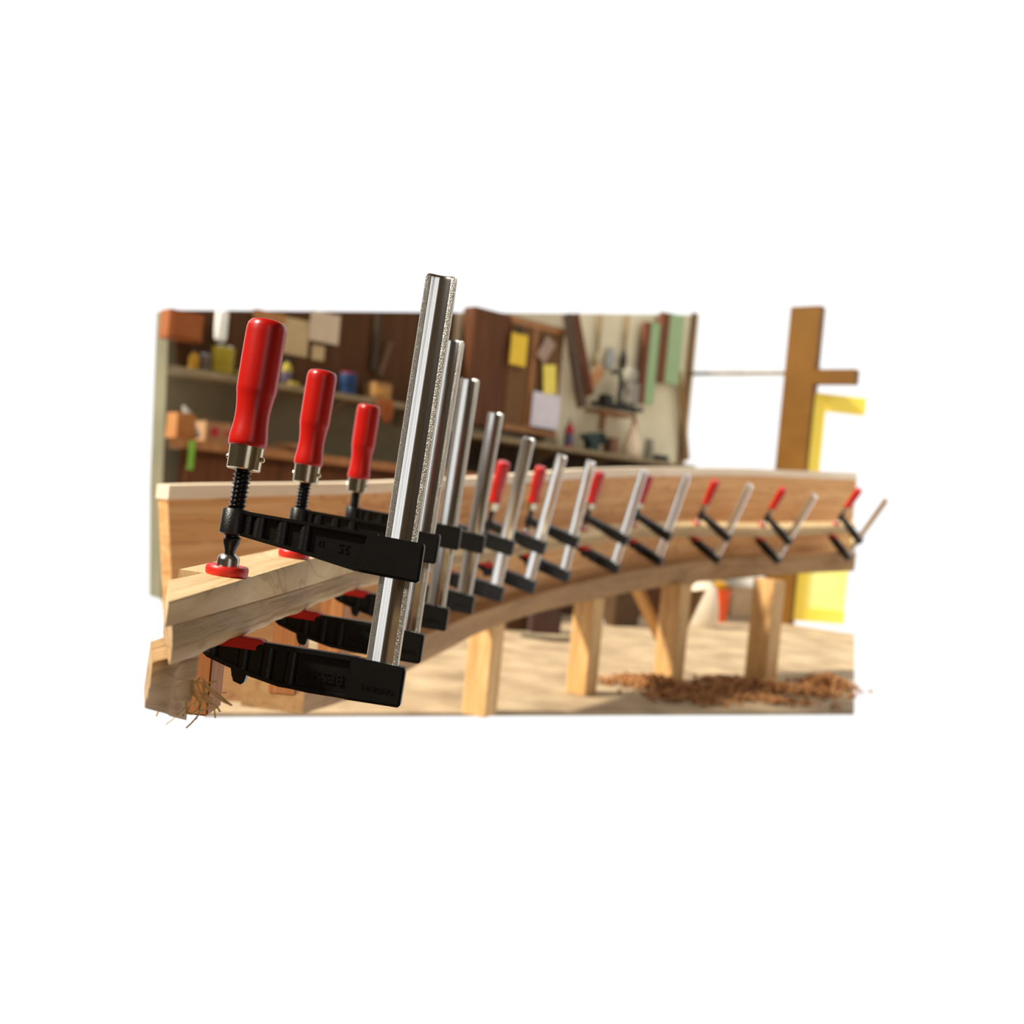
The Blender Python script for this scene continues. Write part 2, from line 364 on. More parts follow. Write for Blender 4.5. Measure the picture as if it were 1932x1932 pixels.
# tall curved board behind (inner side); points: px, py of top edge, depth, band height px
BD = [(300, 916, 1.98, 27), (400, 914, 2.08, 27), (500, 913, 2.2, 24), (600, 912, 2.34, 22), (700, 910, 2.5, 21), (800, 906, 2.74, 18), (900, 901, 3.0, 16), (1000, 894, 3.35, 16),
      (1100, 886, 3.72, 17), (1200, 883, 4.12, 16), (1300, 883, 4.47, 15), (1400, 884, 4.74, 14), (1500, 888, 4.98, 13), (1607, 892, 5.2, 13), (1618, 893, 5.22, 13)]
def interp(tab, x):
    for i in range(len(tab)-1):
        if tab[i][0] <= x <= tab[i+1][0] or i == len(tab)-2:
            f = (x-tab[i][0])/(tab[i+1][0]-tab[i][0]); q0 = tab[max(i-1, 0)]; q3 = tab[min(i+2, len(tab)-1)]
            out = []
            for j in range(1, len(tab[0])):
                a, b = tab[i][j], tab[i+1][j]
                ma = (b-q0[j])/max(1, (tab[i+1][0]-q0[0]))*(tab[i+1][0]-tab[i][0]); mb = (q3[j]-a)/max(1, (q3[0]-tab[i][0]))*(tab[i+1][0]-tab[i][0])
                out.append((2*f**3-3*f*f+1)*a+(f**3-2*f*f+f)*ma+(-2*f**3+3*f*f)*b+(f**3-f*f)*mb)
            return out
def ribbon(name, xs, fn, mat, parent=None, shear=0):
    """fn(px) -> (front top point, z bottom, z top); thickness away from the viewer"""
    A = [fn(x) for x in xs]; rows = []
    for i, (p, z0, z1, th) in enumerate(A):
        q = A[min(i+1, len(A)-1)][0]-A[max(i-1, 0)][0]; q.z = 0; q.normalize(); nb = Vector((-q.y, q.x, 0))
        if nb.dot(Vector((p.x, p.y, 0))) < 0: nb = -nb
        f0 = Vector((p.x, p.y, 0)); b0 = f0+nb*th; sh_ = q*(max(0, 1-i/14)*shear*(z1-z0))
        rows.append([f0+sh_+Vector((0, 0, z0)), f0+Vector((0, 0, z1)), b0+Vector((0, 0, z1)), b0+sh_+Vector((0, 0, z0))])
    bm = bmesh.new(); sweep(bm, rows); return obj(name, bm, mat, parent, smooth=30)
# trestle beam outer face: px, py top, py bottom, depth
BM = [(560, 1298, 1352, 1.75), (640, 1267, 1328, 1.98), (700, 1243, 1305, 2.16), (780, 1208, 1262, 2.42), (860, 1174, 1220, 2.72), (900, 1157, 1198, 2.88), (1000, 1125, 1161, 3.3), (1100, 1099, 1137, 3.66),
      (1200, 1077, 1116, 4.02), (1300, 1062, 1101, 4.34), (1400, 1053, 1092, 4.6), (1500, 1048, 1083, 4.82), (1618, 1040, 1078, 5.02)]
xs = [319]+list(range(322, 1619, 16))
def bfn(px):
    y, d, h = interp(BD, px); p = P(px, y, d); z1 = p.z - h/F*d
    if px < 560: yb, d2 = 1300-(px-560)*.1, None; zb = P(px, 1330, d).z
    else:
        t, b, dd = interp(BM, px); zb = P(px, min(1200, t), dd).z-.01
    return p, zb, z1, .03
board = empty('curved_plank', 'wide warm-brown curved plank on edge with light top edge, behind the clamps', 'plank', P(700, 1000, 2.5)*1)
bo = board.location.copy()
o = ribbon('plank_face', xs, bfn, M['board'], board, shear=.17)
def cfn(px):
    y, d, h = interp(BD, px); p = P(px, y, d); return p - Vector((0, 0, 0)) + (EYE-p).normalized()*Vector((1, 1, 0)).length*.003, p.z-h/F*d+.0002, p.z, .036
o2 = ribbon('top_edge', xs, cfn, M['cap'], board); o2['label'] = 'top edge painted pale for sunlight'
for q in (o, o2): q.location = -bo
xs2 = list(range(576, 1619, 16))
def tfn(px):
    t, b, d = interp(BM, px); p = P(px, t, d); return p, P(px, b, d).z, p.z, .11
beam = tag(ribbon('trestle_beam', xs2, tfn, M['beam']), 'long curved support beam resting on the square legs beneath the clamps', 'beam')

# square legs standing on the floor
def leg(px, d, wd, yaw, label, bracket=None):
    t, b, dd = interp(BM, px); top = P(px, b, dd); ph = P(px, 1200, d); ht = top.z + .01 if d > dd+.005 else top.z-.001
    bm = bmesh.new(); box(bm, (0, 0, ht/2), (wd, wd, ht), None, .003)
    o = obj('trestle_leg', bm, M['leg']); o.location = (ph.x, ph.y, 0); o.rotation_euler = (0, 0, -math.radians(yaw))
    tag(o, label, 'trestle leg', 'square legs under the curved beam'); return o
leg(918, 3.26, .082, 25, 'square pine leg under the beam, nearest of the row with a bright cream side')
leg(1106, 3.8, .082, 34, 'orange-lit square pine leg under the beam, second nearest of the row')
leg(1268, 4.28, .09, 40, 'square pine leg with a pale diagonal brace plank against it')
leg(1442, 4.52, .10, 44, 'brown shaded square leg in front of the yellow door')
# diagonal brace and knee bracket beside the third leg
def tilted_plank(name, a, b, wd, th, mat, label, cat):
    a, b = Vector(a), Vector(b); d = b-a; bm = bmesh.new(); box(bm, (0, 0, d.length/2), (wd, th, d.length), None, .002)
    o = obj(name, bm, mat); o.location = a; o.rotation_euler = d.to_track_quat('Z', 'Y').to_euler()
    return tag(o, label, cat)
tilted_plank('brace_plank', P(1252, 1215, 4.5), P(1200, 1105, 4.3), .05, .03, M['leg'], 'pale diagonal brace plank running up to the beam left of the third leg', 'brace')

# posts and blocks under the near end of the strips
def hang_post(s, w, th, zbot, label, mat='post', dx=0):
    o_, yaw, tilt, hz = at(s); z1 = o_.z+.003
    bm = bmesh.new(); h = z1-zbot; box(bm, (0, 0, h/2), (w, th, h), None, .0015)
    q = obj('support_post', bm, M[mat]); a, t, u = frame(yaw, 0); p = o_+a*dx; q.location = (p.x, p.y, zbot); q.rotation_euler = (0, 0, -math.radians(yaw))
    return tag(q, label, 'post', 'posts under the clamped strips')
hang_post(.19, .030, .045, .447, 'orange-brown upright post under the strips beside the wood splinters', dx=-.024)
hang_post(1.30, .034, .05, .40, 'orange-brown upright post between the two nearest lower clamp arms', dx=-.01)
hang_post(2.2, .036, .06, .34, 'upright post under the strips behind the second nearest lower clamp arm', dx=-.02)
hang_post(3.3, .04, .06, .34, 'upright post under the strips behind the nearest steel bar', dx=-.02)
# rough lower rail at the very front
def lowrail(s, top):
    wv = .002*math.sin(s*31); e = .030+.026*min(1, (s-SN)/.33)
    return [(-.016, .004), (.010+wv, .004), (.014+wv, -.004), (.015+wv, -.3*e), (.010, -.36*e), (.011+wv, -.66*e), (.004, -.70*e), (.004+wv, -e), (-.016, -e)]
lr = tag(strip('rough_lower_rail', SN, -.36, lowrail, M['strip_low'], step=.02, mitre=3.2), 'rough sawn timber rail under the strips at the lower left corner', 'timber rail')
# splintered shavings hanging there
bm = bmesh.new()
for k in range(26):
    p0 = P(366, 1268, .80); p = p0+Vector((random.uniform(-.006, .010), random.uniform(-.006, .004), -random.uniform(0, .018)))
    pts = [p.copy()]; d = Vector((random.uniform(-.4, .6), random.uniform(-.3, .1), -1))
    for q in range(5):
        d += Vector((random.uniform(-.9, .9), random.uniform(-.3, .3), random.uniform(-.4, .5))); p = p + d.normalized()*.0058; pts.append(p.copy())
    pipe(bm, pts, .0005+random.random()*.0004, 5)
sh = obj('wood_splinters', bm, M['leg2']); sh['kind'] = 'stuff'; tag(sh, 'tangle of pale wood splinters hanging beside the nearest post', 'wood splinters')

# ------------------------------------------------------------------ the bar clamp, built once
def text_bm(s, size, ext, parent, name, x0, y0, z0, slope=0):
    cu = bpy.data.curves.new('t', 'FONT'); cu.body = s; cu.size = size; cu.extrude = ext; cu.align_x = 'CENTER'; cu.align_y = 'CENTER'; cu.offset = .0002 if size > .008 else 0
    to = bpy.data.objects.new('t', cu); C.objects.link(to)
    dg = bpy.context.evaluated_depsgraph_get(); dg.update()
    me = bpy.data.meshes.new_from_object(to.evaluated_get(dg)); bpy.data.objects.remove(to)
    for v in me.vertices:
        x, y, z = v.co; v.co = (x0-x*math.cos(slope)-y*math.sin(slope)*0, y0-z, z0-y+x*math.tan(slope))
    me.name = name; me.materials.clear(); me.materials.append(M['black'])
    o = bpy.data.objects.new(name, me); C.objects.link(o); o.parent = parent
    return o
def rib(bm, x, z0, z1, r0, r1, y=-.0022):
    for sgn in (-1, 1):
        mt = Matrix.Translation((x, y*-sgn if sgn > 0 else y, z0))
        lathe(bm, [(r0, 0), (r1, z1-z0)], 20, mt)
def make_clamp():
    root = empty('bar_clamp', '', 'clamp')
    # --- rail
    bm = bmesh.new(); H = .0138; T = .0056; pts = []
    def half(sy):
        o = [(-H, 0.6*T*sy), (-H+.0008, T*sy)]
        o += [(-.0092, T*sy)]
        for k in range(15):
            x = -.0086+.0172*k/14; o.append((x, (T-.0002-.0023*math.cos(x/.0086*math.pi/2)**1.15)*sy if k not in (0, 14) else (T-.0002)*sy))
        o += [(.0092, T*sy), (H-.0008, T*sy), (H, .6*T*sy)]
        return o
    ring = half(-1)+half(1)[::-1]; uvl = bm.loops.layers.uv.verify()
    zs = [(-.030, 1), (0, 1), (.1, 1), (.2, 1), (.3, 1), (RT-.004, 1), (RT-.0024, .985), (RT-.001, .945), (RT, .86)]
    rows = [[bm.verts.new((XR+x*k, y*(1 if k == 1 else k**2), z)) for x, y in ring] for z, k in zs]
    n = len(ring)
    for a, b in zip(rows, rows[1:]):
        for k in range(n):
            f = bm.faces.new((a[k], a[(k+1) % n], b[(k+1) % n], b[k]))
            for lp in f.loops: lp[uvl].uv = (0, 1 if abs(lp.vert.co.x-XR) > .0089 and abs((f.calc_center_median().x-XR)) < H-.0003 else 0)
    bm.faces.new(rows[0]); bm.faces.new(rows[-1])
    obj('steel_bar', bm, M['steel'], root, smooth=25)
    # --- lower fixed arm
    bm = bmesh.new()
    E = XR+.0205
    prism(bm, [(XR-.026, .0022), (E-.001, -.0012), (E, -.004), (E, -.0325), (E-.002, -.0345), (XR-.026, -.034)], -.0105, .0105, .0022)
    web = [(-.015, .002), (XR-.02, .001), (XR-.02, -.034), (.085, -.0335), (.06, -.0315), (.035, -.0265), (.012, -.020), (-.003, -.0155), (-.012, -.009), (-.015, -.003)]
    prism(bm, web, -.0045, .0045)
    prism(bm, [(.037, .0030), (XR-.02, .0022), (XR-.02, -.0028), (.037, -.0018)], -.0085, .0085, .0012)
    bl = web[4:9]; lo = [(XR-.02, -.034)]+bl
    prism(bm, [(x, z) for x, z in lo]+[(x, z+.0036) for x, z in lo[::-1]], -.0085, .0085, .001)
    rib(bm, .0270, -.0235, .0015, .0056, .0056); rib(bm, .0475, -.028, .0, .0062, .0058); rib(bm, .0675, -.031, .0, .0060, .0054)
    rib(bm, 0, -.014, .002, .006, .006)
    prism(bm, [(.017, -.0195), (.032, -.0245), (.0305, -.0325), (.028, -.0345), (.0215, -.0325), (.0195, -.028)], -.006, .006, .0012)
    arm = obj('lower_arm', bm, M['black'], root, smooth=40)
    bm = bmesh.new()
    prism(bm, [(-.022, .0052), (.038, .0052), (.0418, .0040), (.0422, .0012), (.0365, .0005), (.0365, -.0046), (-.022, -.0046)], -.0098, .0098, .0012)
    q = obj('jaw_cap', bm, M['redplastic'], arm); q['label'] = 'red plastic jaw cap'
    text_bm('BESSEY', .0120, .0013, arm, 'raised_lettering', .0935, -.0046, -.0178, .03)
    text_bm('ORIGINAL', .0062, .0009, arm, 'raised_lettering', XR-.001, -.0104, -.0215, .03)
    # --- sliding arm (origin at the hub centre)
    bm = bmesh.new()
    lathe(bm, [(.0105, -.0112), (.0116, -.0102), (.0116, .0095), (.0108, .0105)], 32)
    prism(bm, [(XR-.028, .0062), (E-.0012, .0045), (E, .0025), (E, -.0275), (E-.002, -.0292), (XR-.034, -.0268)], -.0108, .0108, .0022)
    web = [(.006, .009), (XR-.02, .006), (XR-.02, -.0275), (XR-.034, -.0266), (.07, -.0200), (.006, -.0110)]
    prism(bm, web, -.0040, .0040)
    prism(bm, [(.008, .0098), (XR-.02, .0068), (XR-.02, .0028), (.008, .0062)], -.0082, .0082, .0011)
    lo = [(XR-.02, -.0275), (XR-.034, -.0268), (.07, -.0203), (.008, -.0115)]
    prism(bm, lo+[(x, z+.0034) for x, z in lo[::-1]], -.0082, .0082, .001)
    rib(bm, .0225, -.0125, .0085, .0060, .0056); rib(bm, .0420, -.0150, .0078, .0060, .0056); rib(bm, .0615, -.0175, .0075, .0060, .0056); rib(bm, .0120, -.0105, .0088, .0052, .0052)
    up = obj('sliding_arm', bm, M['black'], root, smooth=40)
    text_bm('25', .0105, .0008, up, 'raised_number', .0945, -.0041, -.0085, .06)
    text_bm('57', .0062, .0006, up, 'raised_number', .0755, -.0041, -.0070, .06)
    # --- spindle, origin at the hub centre; thread continues up to the ferrule
    bm = bmesh.new(); n = 28; pitch = .0040; rows = []
    z = -.0165; L = .048
    nz = 10
    K = int((L+.0165)/pitch*nz)
    for i in range(K+1):
        zz = -.0165+(L+.0165)*i/K; row = []
        for k in range(n):
            ph = ((zz/pitch)-(k/n)) % 1; tri = max(0, 1-abs(ph-.5)*2/.62)
            row.append(bm.verts.new(((.0058+.0023*tri)*math.cos(2*math.pi*k/n), (.0058+.0023*tri)*math.sin(2*math.pi*k/n), zz)))
        rows.append(row)
    for a, b in zip(rows, rows[1:]):
        for k in range(n): bm.faces.new((a[k], a[(k+1) % n], b[(k+1) % n], b[k]))
    bm.faces.new(rows[-1])
    lathe(bm, [(.0072, -.0150), (.0070, -.0185), (.0055, -.0222), (.0044, -.0255), (.0040, -.0290), (.0040, -.0325)], 28)
    obj('spindle', bm, M['oxide'], root, smooth=30)
    # --- pressure pad, origin at hub centre
    bm = bmesh.new()
    lathe(bm, [(.0044, -.0285), (.0066, -.0282), (.0088, -.0305), (.0093, -.0330), (.0093, -.0375), (.0095, -.0390)], 32)
    pad = obj('pressure_pad', bm, M['zinc'], root)
    bm = bmesh.new()
    lathe(bm, [(.0092, -.0388), (.0150, -.0385), (.0166, -.0375), (.0175, -.0385), (.0180, -.0410), (.0176, -.0445), (.0165, -.0463), (0, -.0463)], 40)
    q = obj('pad_cap', bm, M['redplastic'], pad); q['label'] = 'red plastic pad cap'
    # --- handle, origin at its lower end
    bm = bmesh.new()
    prof = [(0, 0), (.0150, 0), (.0162, .0012), (.0165, .004), (.0163, .009), (.0154, .015), (.0147, .022), (.0146, .029), (.0150, .035), (.0157, .041), (.0164, .0455), (.0169, .0475), (.0171, .051), (.0173, .075), (.0172, .098),
            (.0170, .1035), (.0161, .1072), (.0143, .1093), (.0115, .1101), (0, .1103)]
    lathe(bm, prof, 40)
    h = obj('handle', bm, M['red'], root, smooth=60); h['label'] = 'red lacquered wooden handle'
    bm = bmesh.new()
    lathe(bm, [(.0060, -.0200), (.0132, -.0200), (.0143, -.0190), (.0144, -.0100), (.0147, .0006), (.006, .0006)], 40)
    for sg in (-1, 1):
        lathe(bm, [(0, -.0026), (.0018, -.0018), (.0026, 0), (.0018, .0018), (0, .0026)], 14, Matrix.Translation((sg*.0148, -.002*sg, -.0095)))
    q = obj('ferrule', bm, M['nickel'], h, smooth=40); q['label'] = 'nickel ferrule with side pins'
    return root
labs = ['nearest bar clamp with the widest steel bar, running out past the top of the picture',
 'second bar clamp from the viewer, its red handle right beside the nearest one',
 'third bar clamp from the viewer, with the smallest of the three big red handles',
 'fourth bar clamp from the viewer, red handle hidden behind the big steel bars',
 'fifth bar clamp from the viewer, steel bar just right of the first small red handle',
 'sixth bar clamp from the viewer, with the largest of the small distant red handles',
 'seventh bar clamp from the viewer, with a shaded grey bar below the pinboard paper',
 'eighth bar clamp from the viewer, long black upper arm seen fully against the plank',
 'ninth bar clamp from the viewer, its red handle half hidden by a steel bar',
 'tenth bar clamp, leaning right below the window pane with a bright bar end',
 'leaning bar clamp below the ochre window post, with a thin dull steel bar',
 'last bar clamp of the curve, at the right edge of the picture']
proto = make_clamp()
def copy_tree(o, parent=None):
    c = o.copy(); C.objects.link(c); c.parent = parent
    for ch in list(o.children): copy_tree(ch, c)
    return c
clamps = [proto]+[copy_tree(proto) for _ in range(len(CL)-1)]
for c, p, lab in zip(clamps, CL, labs):
    a, t, u = frame(p[3], p[4], p[5])
    c.matrix_world = Matrix(((a.x, t.x, u.x, p[0]), (a.y, t.y, u.y, p[1]), (a.z, t.z, u.z, p[2]), (0, 0, 0, 1)))
    tag(c, lab, 'clamp', 'screw clamps along the curved timber')
    for ch in c.children:
        nm = ch.name.split('.')[0]
        if nm in ('sliding_arm', 'spindle', 'pressure_pad'): ch.location = (0, 0, p[7])
        if nm == 'handle': ch.location = (0, 0, p[7]+p[6])
        if nm == 'pressure_pad':      # the swivel foot sits flat on the strip
            th = math.radians(p[5]); piv = Vector((0, 0, -.030))
            R = Matrix.Rotation(th, 3, 'X'); ch.rotation_euler = (th, 0, 0); ch.location = Vector((0, 0, p[7]))+piv-R@piv
        if nm == 'spindle':
            ch.scale = (1, 1, 1)

# ------------------------------------------------------------------ workshop background
AW = math.atan2(-WL.y, -WL.x)         # local x runs along the left wall towards the far corner
def spot(px, py, off, z=None):
    s, zz = LW(px, py, off); p = CORN + WL*s + NL*off; return Vector((p.x, p.y, zz if z is None else z))
def place(o, loc, rz=AW): o.location = loc; o.rotation_euler = (0, 0, rz); return o
SZ = 1.15; BZ = 1.045; KZ = .80
# long shelf, tool shelf and bench
def shelf(name, s0, s1, z, off, mat, label, cat, cut=0):
    o = bpy.data.objects.new(name, None); C.objects.link(o); p = CORN+WL*((s0+s1)/2); place(o, (p.x, p.y, z)); tag(o, label, cat)
    L = abs(s1-s0); bm = bmesh.new(); prism(bm, [(-L/2, -off-.02), (L/2, -off-.02), (L/2, -.021), (-L/2+cut, -.021)], 0, .028)
    for v in bm.verts: v.co = (v.co.x, v.co.z, v.co.y-.028)
    obj('shelf_board', bm, mat, o)
    for k in (-.12, .12, .42):
        bm = bmesh.new(); prism(bm, [(0, -.03), (-off*.7, -.03), (0, -.03-off*.35)], -.010, .010)
        q = obj('bracket', bm, M['shelf'], o); q.rotation_euler = (0, 0, math.pi/2); q.location = (k*L, -.021, 0)
    return o
shelf('wall_shelf', 2.50, LW(316, 690, .28)[0], SZ, .26, M['shelf'], 'dusty long wall shelf carrying yellow tins and bottles', 'shelf', cut=LW(316, 690, .28)[0]-LW(318, 690, .02)[0])
shelf('tool_shelf', .22, 2.36, BZ, .28, M['shelf'], 'grey shelf with tools along the cream wall under the power tool', 'shelf')
bench = bpy.data.objects.new('workbench', None); C.objects.link(bench)
sb1 = LW(316, 850, .6)[0]; p = CORN+WL*((sb1+.5)/2); place(bench, (p.x, p.y, 0)); tag(bench, 'brown workbench with drawers along the left wall', 'workbench')
Lb = sb1-.5
bcut = sb1-LW(318, 850, 0)[0]
def flatprism(pts, z0, z1):
    bm = bmesh.new(); prism(bm, pts, 0, z1-z0)
    for v in bm.verts: v.co = (v.co.x, v.co.z, v.co.y+z0)
    return bm
obj('bench_top', flatprism([(-Lb/2, -.61), (Lb/2, -.61), (Lb/2, -.01), (-Lb/2+bcut, -.01)], KZ-.04, KZ), M['frame_wood'], bench)
obj('bench_body', flatprism([(-Lb/2+.09, -.53), (Lb/2-.03, -.53), (Lb/2-.03, -.03), (-Lb/2+bcut+.05, -.03)], .02, KZ-.04), M['cabinet'], bench)
for k in range(6):
    bm = bmesh.new(); x = -Lb/2+.10+(Lb-.16)*(k+.5)/6; box(bm, (x, -.54, KZ-.17), ((Lb-.16)/6-.03, .02, .20), None, .004)
    d = obj('drawer', bm, M['cabinet'], bench); bm = bmesh.new(); lathe(bm, [(0, 0), (.008, 0), (.008, .015), (.014, .02), (.012, .03), (0, .032)], 14, Matrix.Translation((x, -.55, KZ-.17)) @ Matrix.Rotation(math.pi/2, 4, 'X'))
    obj('knob', bm, M['frame_wood'], d)
bm = bmesh.new(); box(bm, (0, 0, 0), (2.0, .02, BZ-KZ-.04)); o = obj('backboard', bm, M['dark_backing']); p = CORN+WL*1.35+NL*.012; place(o, (p.x, p.y, (BZ+KZ)/2)); tag(o, 'dark board on the wall under the tool shelf', 'board')

def can(name, px, py, off, z, r, h, mat, label, cat, band=None, cap=None, group=None):
    loc = spot(px, py, off, z); o = bpy.data.objects.new(name, None); C.objects.link(o); place(o, loc); tag(o, label, cat, group)
    bm = bmesh.new(); lathe(bm, [(0, 0), (r*.96, 0), (r, .004), (r, h*.3), (r*.97, h*.33), (r, h*.36), (r, h-.004), (r*.96, h), (0, h)], 24); obj('body', bm, mat, o)
    if band:
        bm = bmesh.new(); lathe(bm, [(r*1.01, h*.42), (r*1.01, h*.85)], 24); obj('printed_band', bm, band, o)
    bm = bmesh.new(); lathe(bm, [(0, h), (r*.9, h), (r*.9, h+.006), (r*.8, h+.007), (0, h+.005)], 24); obj('lid', bm, cap or M['zinc'], o)
    return o
def bottle(name, px, py, off, z, r, h, mat, capm, label, band=None):
    loc = spot(px, py, off, z); o = bpy.data.objects.new(name, None); C.objects.link(o); place(o, loc); tag(o, label, 'bottle')
    bm = bmesh.new(); lathe(bm, [(0, 0), (r*.95, 0), (r, .005), (r, h*.6), (r*.85, h*.7), (r*.4, h*.8), (r*.38, h*.86), (0, h*.86)], 24); obj('body', bm, mat, o)
    bm = bmesh.new(); lathe(bm, [(0, h*.85), (r*.5, h*.85), (r*.45, h), (0, h)], 20); obj('cap', bm, capm, o)
    if band:
        bm = bmesh.new(); lathe(bm, [(r*1.01, h*.12), (r*1.01, h*.5)], 24); obj('printed_band', bm, band, o)
    return o
def carton(name, px, py, off, z, size, mat, label, cat='box', rz=0, flap=True, mark=None):
    loc = spot(px, py, off, z); o = bpy.data.objects.new(name, None); C.objects.link(o); place(o, loc, AW+rz); tag(o, label, cat)
    a, b, c = size; bm = bmesh.new(); box(bm, (0, 0, c/2), (a, b, c), None, .004); obj('box_body', bm, mat, o)
    if flap:
        bm = bmesh.new(); box(bm, (-a/4-.001, 0, c+.003), (a/2-.004, b*.98, .003)); box(bm, (a/4+.001, 0, c+.003), (a/2-.004, b*.98, .003)); obj('box_flaps', bm, mat, o)
    if mark:
        bm = bmesh.new(); lathe(bm, [(0, 0), (c*.22, 0), (c*.22, .002), (0, .002)], 20, Matrix.Translation((-a*.28, -b/2-.001, c*.55)) @ Matrix.Rotation(math.pi/2, 4, 'X'))
        box(bm, (a*.12, -b/2-.001, c*.6), (a*.36, .002, c*.10)); box(bm, (a*.12, -b/2-.001, c*.42), (a*.36, .002, c*.06)); obj('printed_mark', bm, mark, o)
    return o
olive = flat('olive_yellow_tin', (150, 130, 24)); amber = flat('amber_plastic', (176, 128, 22)); greyp = flat('grey_violet', (112, 98, 88)); blue = flat('blue_tin', (14, 48, 84))
darkc = flat('dark_cap', (30, 32, 28)); tanb = flat('tan_cardboard', (158, 118, 70), .8); paper = flat('aged_paper', (184, 160, 116), .9); paper2 = flat('pale_paper', (196, 176, 148), .9)
whitep = flat('white_card', (206, 200, 204), .8); noteY = flat('yellow_note', (226, 188, 62), .8); noteY2 = flat('lemon_note', (226, 206, 96), .8); orangeb = flat('orange_wood', (146, 82, 38), .8)
greenb = flat('mint_green_paint', (150, 172, 124), .7); redbr = flat('red_brown_wood', (112, 66, 38), .8); greyt = flat('grey_tool_body', (138, 132, 116), .5); blacks = flat('black_rubber', (40, 38, 30), .5)
violet = flat('violet_print', (96, 84, 104)); crim = flat('crimson_print', (170, 40, 50)); orangeR = flat('orange_plastic', (222, 84, 26), .4); greenc = flat('bright_green', (120, 170, 60)); terr = flat('dark_teal', (44, 58, 50))
tubew = flat('white_plastic', (240, 238, 226), .5)
can('paint_tin', 419, 690, .13, SZ, .056, .145, olive, 'large olive yellow tin on the wall shelf left of the nearest red handle', 'tin')
bottle('plastic_bottle', 366, 680, .12, SZ, .026, .115, amber, darkc, 'small amber bottle with dark cap on the shelf, left of the olive tin')
can('grey_tin', 388, 680, .10, SZ, .033, .095, greyp, 'grey-brown tin squeezed between the amber bottle and the olive tin', 'tin')
can('small_yellow_tin', 449, 700, .14, SZ, .018, .035, olive, 'tiny yellow tin at the foot of the large olive tin', 'tin')
bm = bmesh.new(); lathe(bm, [(0, 0), (.02, .002), (.031, .012), (.033, .03), (.033, .155), (.028, .159), (0, .16)], 24)
o = place(obj('white_tube', bm, tubew), spot(414, 646, .05)); tag(o, 'bright white tube hanging above the olive yellow tin', 'tube')
bottle('glue_bottle', 541, 700, .12, SZ, .028, .155, flat('yellow_label', (164, 146, 50)), darkc, 'narrow bottle with black cap and violet band right of the nearest red handle', violet)
carton('yellow_packet', 553, 722, .16, SZ, (.05, .05, .028), flat('yellow_packet', (176, 152, 56)), 'small flat yellow packet lying on the shelf below the violet-banded bottle', flap=False)
can('blue_tin', 655, 735, .13, SZ, .048, .125, blue, 'blue tin on the shelf right of the second red handle', 'tin', cap=crim)
carton('cardboard_box', 712, 745, .13, SZ, (.11, .12, .10), tanb, 'tan cardboard box at the right end of the wall shelf', mark=flat('ochre_tape', (200, 142, 60)))
bm = bmesh.new(); rows = []
for k in range(9):
    x = -.055+.11*k/8; w_ = .006*math.sin(k*1.7); rows.append([Vector((x, w_, 0)), Vector((x, w_-.008, 0)), Vector((x, w_*1.5-.008, -.11+.02*math.sin(k))), Vector((x, w_*1.5, -.11+.02*math.sin(k)))])
sweep(bm, rows); o = place(obj('rag', bm, orangeb), spot(728, 748, .30, SZ+.002)); tag(o, 'orange-brown rag hanging from the right end of the wall shelf', 'rag')
# wall cupboard and papers
def sheet(name, px0, py0, px1, py1, off, mat, label, cat='paper', tilt=0, parts=None):
    s0, s1, z0, z1 = wallrect('L', px0, py0, px1, py1, off); w_ = s1-s0; h = z1-z0
    loc = spot((px0+px1)/2, (py0+py1)/2, off); bm = bmesh.new(); n = 8; rows = []
    for k in range(n+1):
        x = -w_/2+w_*k/n; c = -.004*math.sin(math.pi*k/n)-.001; rows.append([Vector((x, c, -h/2)), Vector((x, c*.3, h/2)), Vector((x, c*.3-.0008, h/2)), Vector((x, c-.0008, -h/2))])
    sweep(bm, rows); o = obj(name, bm, mat); o.location = loc; o.rotation_euler = Matrix.Rotation(AW, 3, 'Z').to_4x4().to_euler() if not tilt else (Matrix.Rotation(AW, 3, 'Z') @ Matrix.Rotation(tilt, 3, 'Y')).to_euler()
    return tag(o, label, cat)
s0, s1, z0, z1 = wallrect('L', 320, 587, 386, 642, .14)
o = bpy.data.objects.new('wall_cupboard', None); C.objects.link(o); p = CORN+WL*((s0+s1)/2); place(o, (p.x, p.y, z0)); tag(o, 'orange-brown wall cupboard at the top left corner', 'cupboard')
bm = bmesh.new(); box(bm, (0, -.075, (z1-z0)/2), (s1-s0, .11, z1-z0), None, .003); obj('body', bm, orangeb, o)
bm = bmesh.new(); box(bm, (0, -.137, (z1-z0)/2), (s1-s0-.02, .012, z1-z0-.02), None, .003); obj('door', bm, orangeb, o)
sheet('pinned_paper', 500, 598, 583, 668, .024, paper, 'aged tan sheet on the dark panel right of the nearest red handle')
sheet('pinned_paper', 584, 590, 641, 647, .03, paper2, 'pale sheet on the dark panel above the second red handle')
sheet('pinned_paper', 588, 652, 612, 680, .024, paper, 'small tan scrap below the pale pinned sheet')
sheet('pinned_paper', 478, 588, 540, 606, .034, flat('brown_kraft', (168, 118, 70), .9), 'brown kraft sheet behind the top of the nearest red handle')
def bar_on_wall(name, p0, p1, off, wd, th, mat, label, cat):
    a = spot(*p0, off); b = spot(*p1, off); d = b-a; bm = bmesh.new(); box(bm, (0, 0, d.length/2), (wd, th, d.length), None, .002)
    o = obj(name, bm, mat); o.location = a
    z = d.normalized(); y = NL.copy(); x = y.cross(z).normalized(); y = z.cross(x)
    o.rotation_euler = Matrix((x, y, z)).transposed().to_euler(); return tag(o, label, cat)
bar_on_wall('wooden_rod', (704, 700), (716, 592), .05, .035, .02, flat('dark_rod', (66, 54, 36), .8), 'dark upright rod on the brown panel left of the big steel bar', 'rod')
